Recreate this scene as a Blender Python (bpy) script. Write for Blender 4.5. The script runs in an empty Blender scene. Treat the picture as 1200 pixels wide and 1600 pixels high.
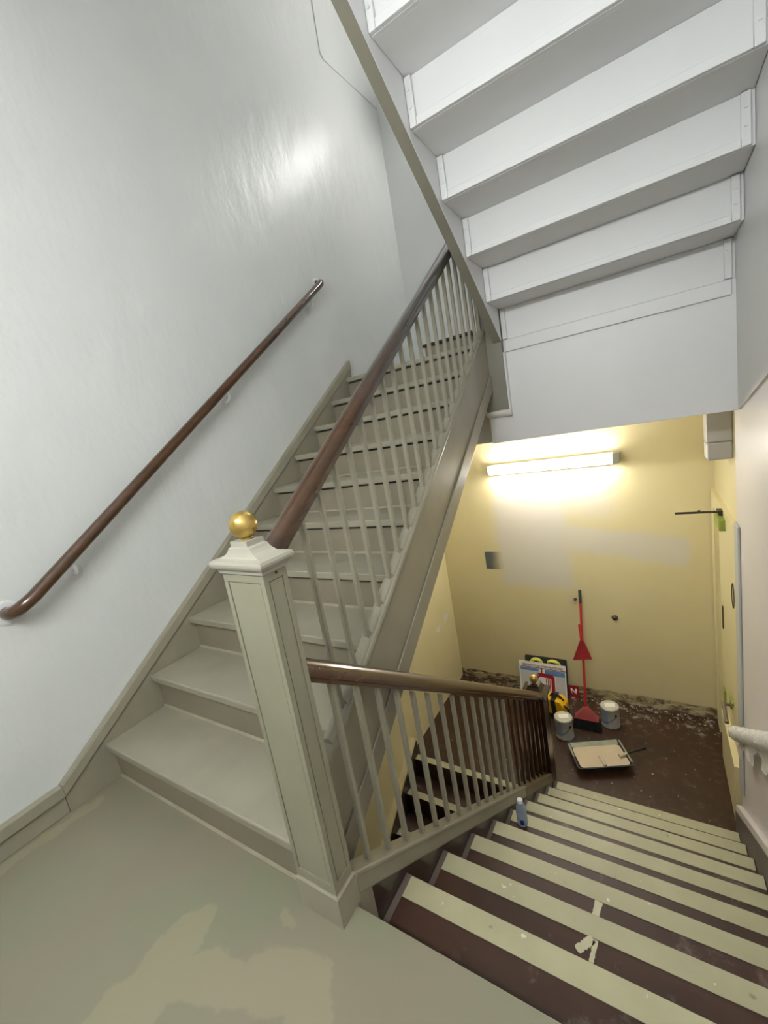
import bpy, bmesh, math, random
from mathutils import Vector, Matrix
random.seed(7)
SC = bpy.context.scene
COL = SC.collection

# ------------------------------------------------------------------ camera
CAM_POS = Vector((2.08177, -0.65116, 1.29177))
PITCH, ROLL, YAW, FPX = 0.182310, -0.175347, 0.586412, 656.158
cy, sy = math.cos(YAW), math.sin(YAW)
fwd0, right0, up0 = Vector((-sy, cy, 0)), Vector((cy, sy, 0)), Vector((0, 0, 1))
fwd = fwd0 * math.cos(PITCH) - up0 * math.sin(PITCH)
upv = up0 * math.cos(PITCH) + fwd0 * math.sin(PITCH)
rgt = right0 * math.cos(ROLL) + upv * math.sin(ROLL)
up2 = -right0 * math.sin(ROLL) + upv * math.cos(ROLL)
cd = bpy.data.cameras.new('camera')
cam = bpy.data.objects.new('camera', cd)
COL.objects.link(cam)
M = Matrix((rgt, up2, -fwd)).transposed().to_4x4()
M.translation = CAM_POS
cam.matrix_world = M
cd.sensor_fit = 'HORIZONTAL'
cd.sensor_width = 36.0
cd.lens = 36.0 * FPX / 1200.0
cd.clip_start = 0.02
SC.camera = cam

# ------------------------------------------------------------------ world, exposure, lamp strengths
w = bpy.data.worlds.new('world')
SC.world = w
w.use_nodes = True
w.node_tree.nodes['Background'].inputs[0].default_value = (0, 0, 0, 1)
w.node_tree.nodes['Background'].inputs[1].default_value = 0
SC.view_settings.view_transform = 'Standard'
SC.view_settings.look = 'None'
SC.view_settings.gamma = 1
SC.view_settings.use_curve_mapping = False
SC.view_settings.exposure = 0.17
LAMP_LOW = (46.0, (1.0, 0.97, 0.92))       # lobby tube
LAMP_HIGH = (55.0, (1.0, 0.985, 0.96))     # tube over the upper landing
LAMP_BACK = (106.0, (0.97, 1.0, 0.985))
LAMP_FILL = (28.0, (1.0, 0.97, 0.92))     # unseen fill tube added behind the white beam to brighten the lobby
#     # tube on the wall behind the camera


# ------------------------------------------------------------------ node helpers
class NT:
    def __init__(s, name):
        s.m = bpy.data.materials.new(name)
        s.m.use_nodes = True
        s.t = s.m.node_tree
        s.b = s.t.nodes['Principled BSDF']
        s._co = None

    def n(s, kind, **kw):
        nd = s.t.nodes.new(kind)
        for k, v in kw.items():
            setattr(nd, k, v)
        return nd

    def l(s, a, b):
        s.t.links.new(a, b)

    def co(s):
        if s._co is None:
            s._co = s.n('ShaderNodeTexCoord').outputs['Object']
        return s._co

    def noise(s, scale, detail=3, rough=0.55, color=False, stretch=None):
        nd = s.n('ShaderNodeTexNoise')
        nd.inputs['Scale'].default_value = scale
        nd.inputs['Detail'].default_value = detail
        nd.inputs['Roughness'].default_value = rough
        if stretch:
            mp = s.n('ShaderNodeMapping')
            mp.inputs['Scale'].default_value = stretch
            s.l(s.co(), mp.inputs[0])
            s.l(mp.outputs[0], nd.inputs['Vector'])
        else:
            s.l(s.co(), nd.inputs['Vector'])
        return nd.outputs['Color'] if color else nd.outputs['Fac']

    def math(s, op, a, b=0.0, c=0.0):
        nd = s.n('ShaderNodeMath', operation=op)
        for i, v in enumerate((a, b, c)):
            if isinstance(v, (int, float)):
                nd.inputs[i].default_value = v
            else:
                s.l(v, nd.inputs[i])
        return nd.outputs[0]

    def ramp(s, v, a, b, lo=0.0, hi=1.0):
        nd = s.n('ShaderNodeMapRange', interpolation_type='SMOOTHSTEP')
        s.l(v, nd.inputs[0])
        nd.inputs[1].default_value = a
        nd.inputs[2].default_value = b
        nd.inputs[3].default_value = lo
        nd.inputs[4].default_value = hi
        return nd.outputs[0]

    def xyz(s, jitter=0.0, scale=8.0):
        if jitter:
            c = s.noise(scale, 3, 0.6, True)
            a = s.n('ShaderNodeVectorMath', operation='SUBTRACT')
            s.l(c, a.inputs[0])
            a.inputs[1].default_value = (0.5, 0.5, 0.5)
            m = s.n('ShaderNodeVectorMath', operation='SCALE')
            s.l(a.outputs[0], m.inputs[0])
            m.inputs['Scale'].default_value = jitter
            d = s.n('ShaderNodeVectorMath', operation='ADD')
            s.l(m.outputs[0], d.inputs[0])
            s.l(s.co(), d.inputs[1])
            src = d.outputs[0]
        else:
            src = s.co()
        sp = s.n('ShaderNodeSeparateXYZ')
        s.l(src, sp.inputs[0])
        return sp.outputs

    def rect(s, u, v, u0, u1, v0, v1, soft=0.02):
        a = s.ramp(u, u0 - soft, u0 + soft)
        b = s.ramp(u, u1 - soft, u1 + soft, 1, 0)
        c = s.ramp(v, v0 - soft, v0 + soft)
        d = s.ramp(v, v1 - soft, v1 + soft, 1, 0)
        return s.math('MULTIPLY', s.math('MULTIPLY', a, b), s.math('MULTIPLY', c, d))

    def capsule(s, u, v, ax, ay, bx, by, r, soft=0.01):
        dx, dy = bx - ax, by - ay
        L2 = dx * dx + dy * dy
        pu, pv = s.math('SUBTRACT', u, ax), s.math('SUBTRACT', v, ay)
        t = s.math('ADD', s.math('MULTIPLY', pu, dx / L2), s.math('MULTIPLY', pv, dy / L2))
        cl = s.n('ShaderNodeClamp')
        s.l(t, cl.inputs[0])
        t = cl.outputs[0]
        qu = s.math('SUBTRACT', pu, s.math('MULTIPLY', t, dx))
        qv = s.math('SUBTRACT', pv, s.math('MULTIPLY', t, dy))
        d = s.math('SQRT', s.math('ADD', s.math('MULTIPLY', qu, qu), s.math('MULTIPLY', qv, qv)))
        return s.ramp(d, r - soft, r + soft, 1, 0)

    def mix(s, fac, a, b):
        nd = s.n('ShaderNodeMix', data_type='RGBA')
        for i, v in ((0, fac), (6, a), (7, b)):
            if isinstance(v, (int, float)):
                nd.inputs[i].default_value = v
            elif isinstance(v, tuple):
                nd.inputs[i].default_value = (v[0], v[1], v[2], 1)
            else:
                s.l(v, nd.inputs[i])
        return nd.outputs[2]

    def color(s, v):
        if isinstance(v, tuple):
            s.b.inputs['Base Color'].default_value = (v[0], v[1], v[2], 1)
        else:
            s.l(v, s.b.inputs['Base Color'])

    def rough(s, v):
        if isinstance(v, (int, float)):
            s.b.inputs['Roughness'].default_value = v
        else:
            s.l(v, s.b.inputs['Roughness'])

    def bump(s, h, strength=0.1, dist=0.01):
        nd = s.n('ShaderNodeBump')
        nd.inputs['Strength'].default_value = strength
        nd.inputs['Distance'].default_value = dist
        s.l(h, nd.inputs['Height'])
        s.l(nd.outputs[0], s.b.inputs['Normal'])


def lin(r, g, b):
    f = lambda c: (c / 255 / 12.92) if c / 255 <= 0.04045 else ((c / 255 + 0.055) / 1.055) ** 2.4
    return (f(r), f(g), f(b))


def paint(name, c, rough=0.4, var=0.06, nscale=3.0, bump=0.05, bscale=60, c2=None, metallic=0.0):
    k = NT(name)
    f = k.noise(nscale, 4)
    f = k.ramp(f, 0.3, 0.7)
    d = c2 or tuple(max(0, x * (1 - var * 2)) for x in c)
    k.color(k.mix(f, c, d))
    k.rough(rough)
    k.b.inputs['Metallic'].default_value = metallic
    if bump:
        k.bump(k.noise(bscale, 3), bump, 0.004)
    return k.m


def wood(name, c, c2, rough=0.25, stretch=(30, 2.5, 30)):
    k = NT(name)
    f = k.ramp(k.noise(1.0, 5, 0.65, stretch=stretch), 0.3, 0.72)
    k.color(k.mix(f, c, c2))
    k.rough(rough)
    k.b.inputs['Coat Weight'].default_value = 0.5
    k.b.inputs['Coat Roughness'].default_value = 0.12
    k.bump(k.noise(1.0, 3, stretch=(60, 5, 60)), 0.04, 0.003)
    return k.m


def emit(name, strength, c):
    k = NT(name)
    k.color((0.8, 0.8, 0.8))
    k.b.inputs['Emission Color'].default_value = (c[0], c[1], c[2], 1)
    k.b.inputs['Emission Strength'].default_value = strength
    return k.m


MAT = {}


def make_materials():
    # glossy white wall
    k = NT('white_wall_paint')
    f = k.ramp(k.noise(0.9, 3), 0.3, 0.7)
    k.color(k.mix(f, lin(221, 223, 221), lin(214, 218, 215)))
    k.rough(0.36)
    h = k.math('ADD', k.math('MULTIPLY', k.noise(7, 3, 0.5, stretch=(1, 1, 0.5)), 1.0),
               k.math('MULTIPLY', k.noise(60, 2), 0.08))
    k.bump(h, 0.32, 0.025)
    MAT['white'] = k.m
    MAT['white_flat'] = paint('white_satin_paint', lin(222, 222, 222), 0.42, 0.02, 1.5, 0.05, 40)
    MAT['pinkwhite'] = paint('warm_white_paint', lin(224, 218, 216), 0.38, 0.025, 1.2, 0.08, 30)
    MAT['lump'] = paint('white_plaster', lin(226, 224, 218), 0.7, 0.06, 20, 0.5, 40)
    # stair greys
    MAT['grey'] = paint('grey_stair_paint', lin(155, 150, 132), 0.36, 0.05, 5, 0.07, 40)
    MAT['greyd'] = paint('grey_stringer_paint', lin(150, 144, 126), 0.3, 0.05, 5, 0.07, 40)
    MAT['newel'] = paint('light_grey_newel_paint', lin(145, 142, 122), 0.34, 0.04, 6, 0.05, 40)
    MAT['greyshade'] = paint('shaded_grey_string_paint', lin(130, 126, 113), 0.35, 0.05, 5, 0.07, 40)  # stair grey darkened to hold the shade on overhead string and hanging newel
    MAT['newelcap'] = paint('pale_grey_newel_cap_paint', lin(168, 164, 150), 0.34, 0.04, 6, 0.05, 40)
    MAT['riser'] = paint('beige_grey_riser_paint', lin(138, 130, 112), 0.4, 0.05, 4, 0.06, 40)
    MAT['caulk'] = paint('pale_beige_paint', lin(158, 150, 128), 0.45, 0.08, 8, 0.1, 40)
    MAT['gap'] = paint('dark_gap', lin(60, 56, 48), 0.8, 0.05)
    # grey landing floor with fresh paint patches
    k = NT('grey_landing_floor_paint')
    x, y, z = k.xyz(0.09, 11)
    base = k.mix(k.ramp(k.noise(2.3, 3), 0.35, 0.65), lin(130, 130, 108), lin(134, 127, 109))
    m = None
    for c in ((0.9, -0.235, 0.86, -0.62, 0.055), (0.93, -0.37, 1.0, -0.62, 0.06), (0.97, -0.325, 1.30, -0.19, 0.055),
              (1.16, -0.215, 1.28, -0.185, 0.055), (1.31, -0.19, 1.42, -0.36, 0.06), (1.0, -0.32, 1.1, -0.26, 0.04)):
        q = k.capsule(x, y, *c, soft=0.006)
        m = q if m is None else k.math('MAXIMUM', m, q)
    q = k.capsule(x, y, 1.13, -0.085, 1.165, -0.1, 0.015, soft=0.006)
    m = k.math('MAXIMUM', m, q)
    q = k.capsule(x, y, 0.055, -0.13, 0.03, -0.46, 0.026, soft=0.006)
    m = k.math('MAXIMUM', m, q)
    k.color(k.mix(k.math('MULTIPLY', m, 0.6), base, lin(152, 145, 119)))
    k.rough(k.ramp(k.noise(5, 3), 0.3, 0.7, 0.34, 0.5))
    k.bump(k.noise(50, 3), 0.05, 0.004)
    MAT['landing'] = k.m
    # yellow walls
    MAT['yellow'] = paint('cream_yellow_wall_paint', lin(223, 211, 165), 0.42, 0.03, 1.5, 0.08, 25)
    MAT['yellowtrim'] = paint('cream_yellow_trim_paint', lin(226, 214, 166), 0.35, 0.03, 3, 0.05, 25)
    k = NT('patched_yellow_wall')
    x, y, z = k.xyz(0.10, 5)
    xs, ys, zs = k.xyz(0.0)
    base = k.mix(k.ramp(k.noise(1.5, 3), 0.3, 0.7), lin(223, 211, 165), lin(218, 205, 158))
    m = k.rect(x, z, 0.62, 1.34, -0.56, 0.66, 0.07)
    m = k.math('MAXIMUM', m, k.math('MULTIPLY', k.rect(x, z, 1.2, 1.75, 0.2, 0.66, 0.12), 0.8))
    slope = k.math('ADD', z, k.math('MULTIPLY', x, 0.15))
    m = k.math('MAXIMUM', m, k.math('MULTIPLY', k.rect(x, slope, 1.3, 2.3, 0.05, 0.30, 0.04), 0.9))
    c = k.mix(k.math('MULTIPLY', m, 0.85), base, lin(214, 208, 196))
    # bare grey rectangle left where a plate was taken down, brushed over on its right
    g = k.rect(xs, zs, 0.458, 0.75, -0.375, -0.172, 0.004)
    fade = k.ramp(x, 0.50, 0.68, 1, 0)
    c = k.mix(k.math('MULTIPLY', g, fade), c, lin(92, 98, 98))
    # raw plaster where the skirting was torn off
    pm = k.ramp(z, -1.69, -1.665, 1, 0)
    pl = k.mix(k.ramp(k.noise(9, 4), 0.42, 0.6), lin(182, 168, 130), lin(96, 78, 56))
    c = k.mix(pm, c, pl)
    k.color(c)
    k.rough(0.45)
    k.bump(k.noise(25, 3), 0.08, 0.006)
    MAT['yellowfar'] = k.m
    # dark red-brown floor with dust
    k = NT('dark_red_brown_floor')
    x, y, z = k.xyz(0.15, 6)
    base = k.mix(k.ramp(k.noise(3, 4), 0.3, 0.7), lin(62, 38, 21), lin(50, 31, 16))
    dust = k.ramp(k.noise(14, 5, 0.7), 0.5, 0.72)
    near = k.ramp(y, 3.2, 3.62)
    c = k.mix(k.math('MULTIPLY', dust, k.math('ADD', k.math('MULTIPLY', near, 0.8), 0.06)), base, lin(200, 190, 172))
    spots = k.ramp(k.noise(38, 2, 0.4), 0.755, 0.77)
    c = k.mix(k.math('MULTIPLY', spots, 0.8), c, lin(205, 196, 180))
    k.color(c)
    k.rough(0.42)
    k.bump(k.noise(40, 3), 0.06, 0.004)
    MAT['brownfloor'] = k.m
    k = NT('dark_red_brown_tread')
    base = k.mix(k.ramp(k.noise(4, 4), 0.3, 0.7), lin(70, 46, 35), lin(56, 37, 28))
    dust = k.ramp(k.noise(7, 5, 0.7), 0.58, 0.75)
    c = k.mix(k.math('MULTIPLY', dust, 0.45), base, lin(150, 138, 128))
    k.color(c)
    k.rough(0.45)
    k.bump(k.noise(40, 3), 0.06, 0.004)
    MAT['browntread'] = k.m
    MAT['purple'] = paint('worn_grey_brown_paint', lin(102, 92, 85), 0.5, 0.1, 12, 0.1, 40)
    MAT['darkwood'] = wood('dark_stringer_wood', lin(62, 44, 32), lin(46, 30, 22), 0.4)
    # cream strips, speckled
    k = NT('cream_tread_strip')
    base = k.mix(k.ramp(k.noise(5, 4), 0.3, 0.7), lin(182, 178, 146), lin(170, 166, 134))
    sp = k.ramp(k.noise(20, 3, 0.6), 0.68, 0.76)
    c = k.mix(k.math('MULTIPLY', sp, 0.6), base, lin(120, 114, 96))
    sp2 = k.ramp(k.noise(27, 2, 0.5), 0.72, 0.76)
    c = k.mix(sp2, c, lin(222, 216, 200))
    k.color(c)
    k.rough(0.5)
    k.bump(k.noise(90, 3), 0.15, 0.004)
    MAT['strip'] = k.m
    MAT['drip'] = paint('cream_paint_run', lin(205, 200, 168), 0.3, 0.03, 10, 0)
    # woods
    MAT['rail'] = wood('varnished_handrail_wood', lin(80, 51, 26), lin(62, 39, 20), 0.2)
    k = NT('scuffed_stair_rail_wood')
    x, y, z = k.xyz(0.2, 6)
    f = k.ramp(k.noise(1.0, 5, 0.65, stretch=(30, 2.5, 30)), 0.3, 0.72)
    c = k.mix(f, lin(72, 47, 27), lin(58, 38, 22))
    # the upper half is scuffed grey by overspray
    k.color(k.mix(k.ramp(z, 0.95, 1.5), c, lin(62, 58, 52)))
    k.rough(0.24)
    k.b.inputs['Coat Weight'].default_value = 0.4
    MAT['railup'] = k.m
    MAT['brownbal'] = wood('brown_baluster_wood', lin(80, 48, 28), lin(52, 30, 18), 0.3, (30, 30, 3))
    MAT['brownnewel'] = wood('brown_newel_wood', lin(54, 33, 22), lin(38, 23, 15), 0.35, (30, 30, 3))
    MAT['bare'] = paint('greyish_worn_wood', lin(118, 106, 84), 0.45, 0.1, 12, 0.1)
    # brass
    k = NT('aged_brass')
    f = k.ramp(k.noise(26, 4), 0.5, 0.75)
    k.color(k.mix(f, lin(200, 170, 98), lin(140, 118, 52)))
    k.b.inputs['Metallic'].default_value = 0.85
    k.rough(0.28)
    MAT['brass'] = k.m
    # small things
    MAT['black'] = paint('black_plastic', lin(30, 30, 31), 0.4, 0.05, 10, 0)
    MAT['iron'] = paint('dark_bronze_metal', lin(62, 48, 38), 0.4, 0.1, 20, 0, metallic=0.4)
    MAT['lime'] = paint('lime_green_enamel', lin(146, 160, 66), 0.35, 0.06, 8, 0)
    MAT['greybox'] = paint('grey_box_paint', lin(170, 166, 158), 0.4, 0.03, 4, 0.03)
    MAT['casing'] = paint('blue_grey_casing_paint', lin(190, 192, 190), 0.4, 0.03, 4, 0.03)
    MAT['red'] = paint('red_plastic', lin(176, 26, 34), 0.35, 0.06, 8, 0)
    k = NT('translucent_red_plastic')
    k.color(lin(172, 34, 44))
    k.rough(0.3)
    k.b.inputs['Transmission Weight'].default_value = 0.35
    k.b.inputs['Alpha'].default_value = 0.86
    MAT['redclear'] = k.m
    k = NT('translucent_pink_plastic')
    k.color(lin(190, 90, 90))
    k.rough(0.3)
    k.b.inputs['Transmission Weight'].default_value = 0.3
    k.b.inputs['Alpha'].default_value = 0.85
    MAT['pinkclear'] = k.m
    MAT['bristle'] = paint('black_bristles', lin(34, 33, 36), 0.7, 0.2, 80, 0.4, 200)
    MAT['canbody'] = paint('white_grey_can', lin(176, 176, 172), 0.4, 0.1, 12, 0.03)
    MAT['canblue'] = paint('blue_grey_can_print', lin(140, 156, 168), 0.4, 0.08, 12, 0)
    MAT['canlid'] = paint('cream_can_lid', lin(206, 200, 176), 0.4, 0.06, 14, 0)
    MAT['paper'] = paint('white_paper', lin(240, 238, 230), 0.6, 0.01, 5, 0)
    MAT['wetpaint'] = paint('wet_beige_paint', lin(206, 190, 164), 0.2, 0.03, 6, 0.2, 12)
    MAT['tray'] = paint('dark_tray_plastic', lin(52, 54, 50), 0.45, 0.2, 10, 0.05)
    MAT['traygreen'] = paint('grey_green_old_paint', lin(150, 152, 128), 0.4, 0.1, 14, 0.1)
    MAT['toolyellow'] = paint('yellow_tool_plastic', lin(240, 186, 24), 0.4, 0.04, 8, 0)
    MAT['digit'] = paint('yellow_sign_numeral', lin(226, 218, 96), 0.4, 0.02, 5, 0)
    MAT['signblack'] = paint('black_sign_board', lin(48, 52, 48), 0.45, 0.05, 5, 0)
    MAT['signblue'] = paint('blue_sky_print', lin(112, 148, 196), 0.5, 0.12, 10, 0)
    MAT['signgrey'] = paint('pale_grey_print', lin(206, 208, 208), 0.5, 0.04, 10, 0)
    MAT['signred'] = paint('red_print', lin(172, 28, 40), 0.5, 0.05, 10, 0)
    MAT['signdark'] = paint('dark_red_print', lin(120, 24, 32), 0.5, 0.05, 10, 0)
    MAT['cap'] = paint('white_bottle_cap', lin(235, 235, 232), 0.4, 0.01, 5, 0)
    MAT['bluelabel'] = paint('dark_blue_label', lin(30, 40, 150), 0.4, 0.03, 5, 0)
    k = NT('clear_blue_bottle')
    k.color(lin(190, 206, 222))
    k.rough(0.12)
    k.b.inputs['Transmission Weight'].default_value = 0.55
    k.b.inputs['IOR'].default_value = 1.2
    MAT['bottle'] = k.m
    k = NT('plastic_wrap')
    k.color(lin(244, 242, 238))
    k.rough(0.25)
    k.b.inputs['Transmission Weight'].default_value = 0.0
    k.bump(k.noise(40, 4, 0.6), 0.6, 0.01)
    MAT['wrap'] = k.m
    k = NT('raw_torn_plaster')
    f = k.ramp(k.noise(6, 5, 0.7, stretch=(1, 1, 2.5)), 0.4, 0.62)
    k.color(k.mix(f, lin(196, 180, 140), lin(104, 84, 60)))
    k.rough(0.85)
    k.bump(k.noise(30, 4), 0.6, 0.01)
    MAT['rawplaster'] = k.m
    MAT['chip'] = paint('plaster_chip', lin(214, 206, 190), 0.8, 0.1, 20, 0.2)
    MAT['tubelow'] = emit('lobby_tube_glow', *LAMP_LOW)
    MAT['tubehigh'] = emit('upper_tube_glow', *LAMP_HIGH)
    MAT['tubeback'] = emit('landing_tube_glow', *LAMP_BACK)
    MAT['tubefill'] = emit('lobby_fill_tube_glow', *LAMP_FILL)
    MAT['lampend'] = paint('grey_lamp_end_cap', lin(150, 152, 132), 0.4, 0.03, 5, 0)
    MAT['housing'] = paint('white_lamp_housing', lin(220, 218, 206), 0.4, 0.02, 5, 0)


make_materials()


# ------------------------------------------------------------------ geometry helpers
def B():
    return bmesh.new()


def box(bm, x0, x1, y0, y1, z0, z1, bev=0.0):
    vs = [bm.verts.new(p) for p in ((x0, y0, z0), (x1, y0, z0), (x1, y1, z0), (x0, y1, z0),
                                    (x0, y0, z1), (x1, y0, z1), (x1, y1, z1), (x0, y1, z1))]
    fs = [bm.faces.new([vs[i] for i in q]) for q in
          ((3, 2, 1, 0), (4, 5, 6, 7), (0, 1, 5, 4), (1, 2, 6, 5), (2, 3, 7, 6), (3, 0, 4, 7))]
    if bev:
        es = list({e for f in fs for e in f.edges})
        bmesh.ops.bevel(bm, geom=es, offset=bev, segments=2, profile=0.5, affect='EDGES')
    return bm


def prism_x(bm, poly, x0, x1, bev=0.0):
    """polygon of (y, z) pushed along x"""
    return prism(bm, [(x0, y, z) for y, z in poly], Vector((x1 - x0, 0, 0)), bev)


def prism(bm, pts, vec, bev=0.0):
    a = [bm.verts.new(p) for p in pts]
    b = [bm.verts.new(Vector(p) + Vector(vec)) for p in pts]
    n = len(a)
    fs = [bm.faces.new(a[::-1]), bm.faces.new(b)]
    for i in range(n):
        fs.append(bm.faces.new((a[i], a[(i + 1) % n], b[(i + 1) % n], b[i])))
    if bev:
        es = list({e for f in fs for e in f.edges})
        bmesh.ops.bevel(bm, geom=es, offset=bev, segments=2, profile=0.5, affect='EDGES')
    bmesh.ops.recalc_face_normals(bm, faces=bm.faces[:])
    return bm


def lathe(bm, prof, c=(0, 0, 0), seg=32, axis='z'):
    """prof: list of (radius, height)"""
    c = Vector(c)
    rings = []
    for r, h in prof:
        ring = []
        for i in range(seg):
            a = 2 * math.pi * i / seg
            p = Vector((r * math.cos(a), r * math.sin(a), h))
            if axis == 'x':
                p = Vector((p.z, p.x, p.y))
            elif axis == 'y':
                p = Vector((p.x, p.z, p.y))
            ring.append(bm.verts.new(c + p))
        rings.append(ring)
    for a, b in zip(rings, rings[1:]):
        for i in range(seg):
            bm.faces.new((a[i], a[(i + 1) % seg], b[(i + 1) % seg], b[i]))
    bm.faces.new(rings[0][::-1])
    bm.faces.new(rings[-1])
    bmesh.ops.recalc_face_normals(bm, faces=bm.faces[:])
    return bm


def tube(bm, pts, r, seg=16):
    """round bar along a polyline; r may be a list"""
    pts = [Vector(p) for p in pts]
    n = len(pts)
    rs = r if isinstance(r, (list, tuple)) else [r] * n
    prev = None
    rings = []
    for i, p in enumerate(pts):
        t = (pts[min(i + 1, n - 1)] - pts[max(i - 1, 0)]).normalized()
        if prev is None:
            u = t.orthogonal().normalized()
        else:
            u = (prev - t * prev.dot(t)).normalized()
        prev = u
        v = t.cross(u)
        rings.append([bm.verts.new(p + (u * math.cos(2 * math.pi * k / seg) + v * math.sin(2 * math.pi * k / seg)) * rs[i])
                      for k in range(seg)])
    for a, b in zip(rings, rings[1:]):
        for k in range(seg):
            bm.faces.new((a[k], a[(k + 1) % seg], b[(k + 1) % seg], b[k]))
    bm.faces.new(rings[0][::-1])
    bm.faces.new(rings[-1])
    bmesh.ops.recalc_face_normals(bm, faces=bm.faces[:])
    return bm


def arc_pts(p0, p1, p2, n=8):
    p0, p1, p2 = Vector(p0), Vector(p1), Vector(p2)
    return [p0 * (1 - t) ** 2 + p1 * 2 * t * (1 - t) + p2 * t * t for t in [i / n for i in range(n + 1)]]


def obj(name, bm, mat, parent=None, smooth=False):
    me = bpy.data.meshes.new(name)
    if parent is not None and parent.get('_off') is not None:
        bmesh.ops.translate(bm, verts=bm.verts[:], vec=-Vector(parent['_off']))
    bm.to_mesh(me)
    bm.free()
    me.materials.append(MAT[mat] if isinstance(mat, str) else mat)
    if smooth:
        for p in me.polygons:
            p.use_smooth = True
        try:
            me.set_sharp_from_angle(angle=math.radians(38))
        except Exception:
            pass
    o = bpy.data.objects.new(name, me)
    COL.objects.link(o)
    if parent is not None:
        o.parent = parent
        if parent.type == 'MESH' and '_o' in parent:
            pass
    return o


OFFS = []


def thing(name, label, cat, loc=(0, 0, 0), rot=(0, 0, 0), group=None, world=True):
    """Empty at the thing's base; world=True: part meshes are written in world coordinates"""
    o = bpy.data.objects.new(name, None)
    o.empty_display_size = 0.1
    COL.objects.link(o)
    o.location = loc
    o.rotation_euler = rot
    o['label'] = label
    o['category'] = cat
    if group:
        o['group'] = group
    if world:
        o['_off'] = loc
        OFFS.append(o)
    return o


def sub(name, bm, mat, part, smooth=False):
    """sub-part of a mesh part; its mesh is given in the same coordinates as the part's"""
    root = part.parent
    if root is not None and root.get('_off') is not None:
        bmesh.ops.translate(bm, verts=bm.verts[:], vec=-Vector(root['_off']))
    if part.location.length > 0:
        bmesh.ops.translate(bm, verts=bm.verts[:], vec=-part.location)
    o = obj(name, bm, mat, None, smooth)
    o.parent = part
    return o


def tag(o, label, cat, group=None, kind=None):
    o['label'] = label
    o['category'] = cat
    if group:
        o['group'] = group
    if kind:
        o['kind'] = kind
    return o


def struct(name, bm, mat, label=None, cat=None):
    o = obj(name, bm, mat)
    o['kind'] = 'structure'
    if label:
        o['label'] = label
        o['category'] = cat
    return o


def text_mesh(txt, height, depth=0.002, bold=0.0):
    cu = bpy.data.curves.new('t', 'FONT')
    cu.body = txt
    cu.size = 1.0
    cu.align_x = 'CENTER'
    cu.offset = bold
    cu.extrude = 0.0
    o = bpy.data.objects.new('t', cu)
    COL.objects.link(o)
    dg = bpy.context.evaluated_depsgraph_get()
    me = bpy.data.meshes.new_from_object(o.evaluated_get(dg))
    bpy.data.objects.remove(o)
    bpy.data.curves.remove(cu)
    bm = bmesh.new()
    bm.from_mesh(me)
    bpy.data.meshes.remove(me)
    ys = [v.co.y for v in bm.verts]
    xs = [v.co.x for v in bm.verts]
    s = height / (max(ys) - min(ys))
    cx = (max(xs) + min(xs)) / 2
    for v in bm.verts:
        v.co = Vector(((v.co.x - cx) * s, (v.co.y - min(ys)) * s, 0))
    r = bmesh.ops.extrude_face_region(bm, geom=bm.faces[:])
    bmesh.ops.translate(bm, verts=[g for g in r['geom'] if isinstance(g, bmesh.types.BMVert)], vec=(0, 0, depth))
    bmesh.ops.recalc_face_normals(bm, faces=bm.faces[:])
    return bm


# ------------------------------------------------------------------ measurements
R = 0.178
RUN = 0.2549            # flight going up
RUND = 0.2486           # flight going down
YD0 = 0.0168
ZF = -1.78              # lobby floor
ZU = 1.78               # upper landing
YF = 3.64               # far wall
YB = -1.35              # wall behind the camera
XL, XR, XRY = -0.03, 2.47, 2.49
ZB = -3.6
ZT = 5.5

# ------------------------------------------------------------------ the setting
# left wall: white above the stair line, yellow below it
bm = B()
line = [(YB, -0.08), (-0.1, -0.08), (0.2, 0.13), (2.29, 1.60), (YF, 1.60)]
prism_x(bm, line + [(YF, ZT), (YB, ZT)], XL - 0.15, XL)
struct('wall_left', bm, 'white')
bm = B()
prism_x(bm, line[::-1] + [(YB, ZB), (YF, ZB)], XL - 0.15, XL)
struct('wall_left.001', bm, 'yellow')
# two pale filler spots on the lower left wall
for i, (yy, zz, ry, rz) in enumerate(((3.2, -0.936, 0.05, 0.035), (3.415, -0.9, 0.055, 0.045))):
    bm = B()
    lathe(bm, [(0.9, 0), (1.0, 0.0015), (0.7, 0.003)], (0, 0, 0), 20, 'x')
    for v in bm.verts:
        a = math.atan2(v.co.z, v.co.y)
        q = 1 + 0.15 * math.sin(3 * a + i)
        v.co = Vector((XL + v.co.x, yy + v.co.y * ry * q, zz + v.co.z * rz * q))
    o = obj('filler_patch', bm, 'lump')
    tag(o, ('smaller' if i == 0 else 'larger') + ' pale filler spot on the yellow left wall, ' +
        ('further from' if i == 0 else 'nearer') + ' the far corner', 'patch', 'filler spots on the yellow left wall')
# far wall
bm = B()
box(bm, XL - 0.15, XRY + 0.15, YF, YF + 0.15, 1.55, ZT)
struct('wall_far', bm, 'white')
bm = B()
box(bm, XL - 0.15, XRY + 0.15, YF, YF + 0.15, ZB, 1.55)
struct('wall_far.001', bm, 'yellowfar')
# wall behind the camera
bm = B()
box(bm, XL - 0.15, XRY + 0.15, YB - 0.15, YB, ZB, ZT)
struct('wall_back', bm, 'white_flat')
# right wall: white by the stairs, yellow in the lobby
bm = B()
box(bm, XR, XR + 0.17, YB, 2.41, ZB, ZT)
struct('wall_right', bm, 'pinkwhite')
bm = B()
box(bm, XRY, XRY + 0.15, 2.41, YF, ZB, 1.55)
struct('wall_right.001', bm, 'yellow')
bm = B()
box(bm, XR, XR + 0.17, 2.41, YF, 1.55, ZT)
struct('wall_right.002', bm, 'white_flat')
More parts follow.
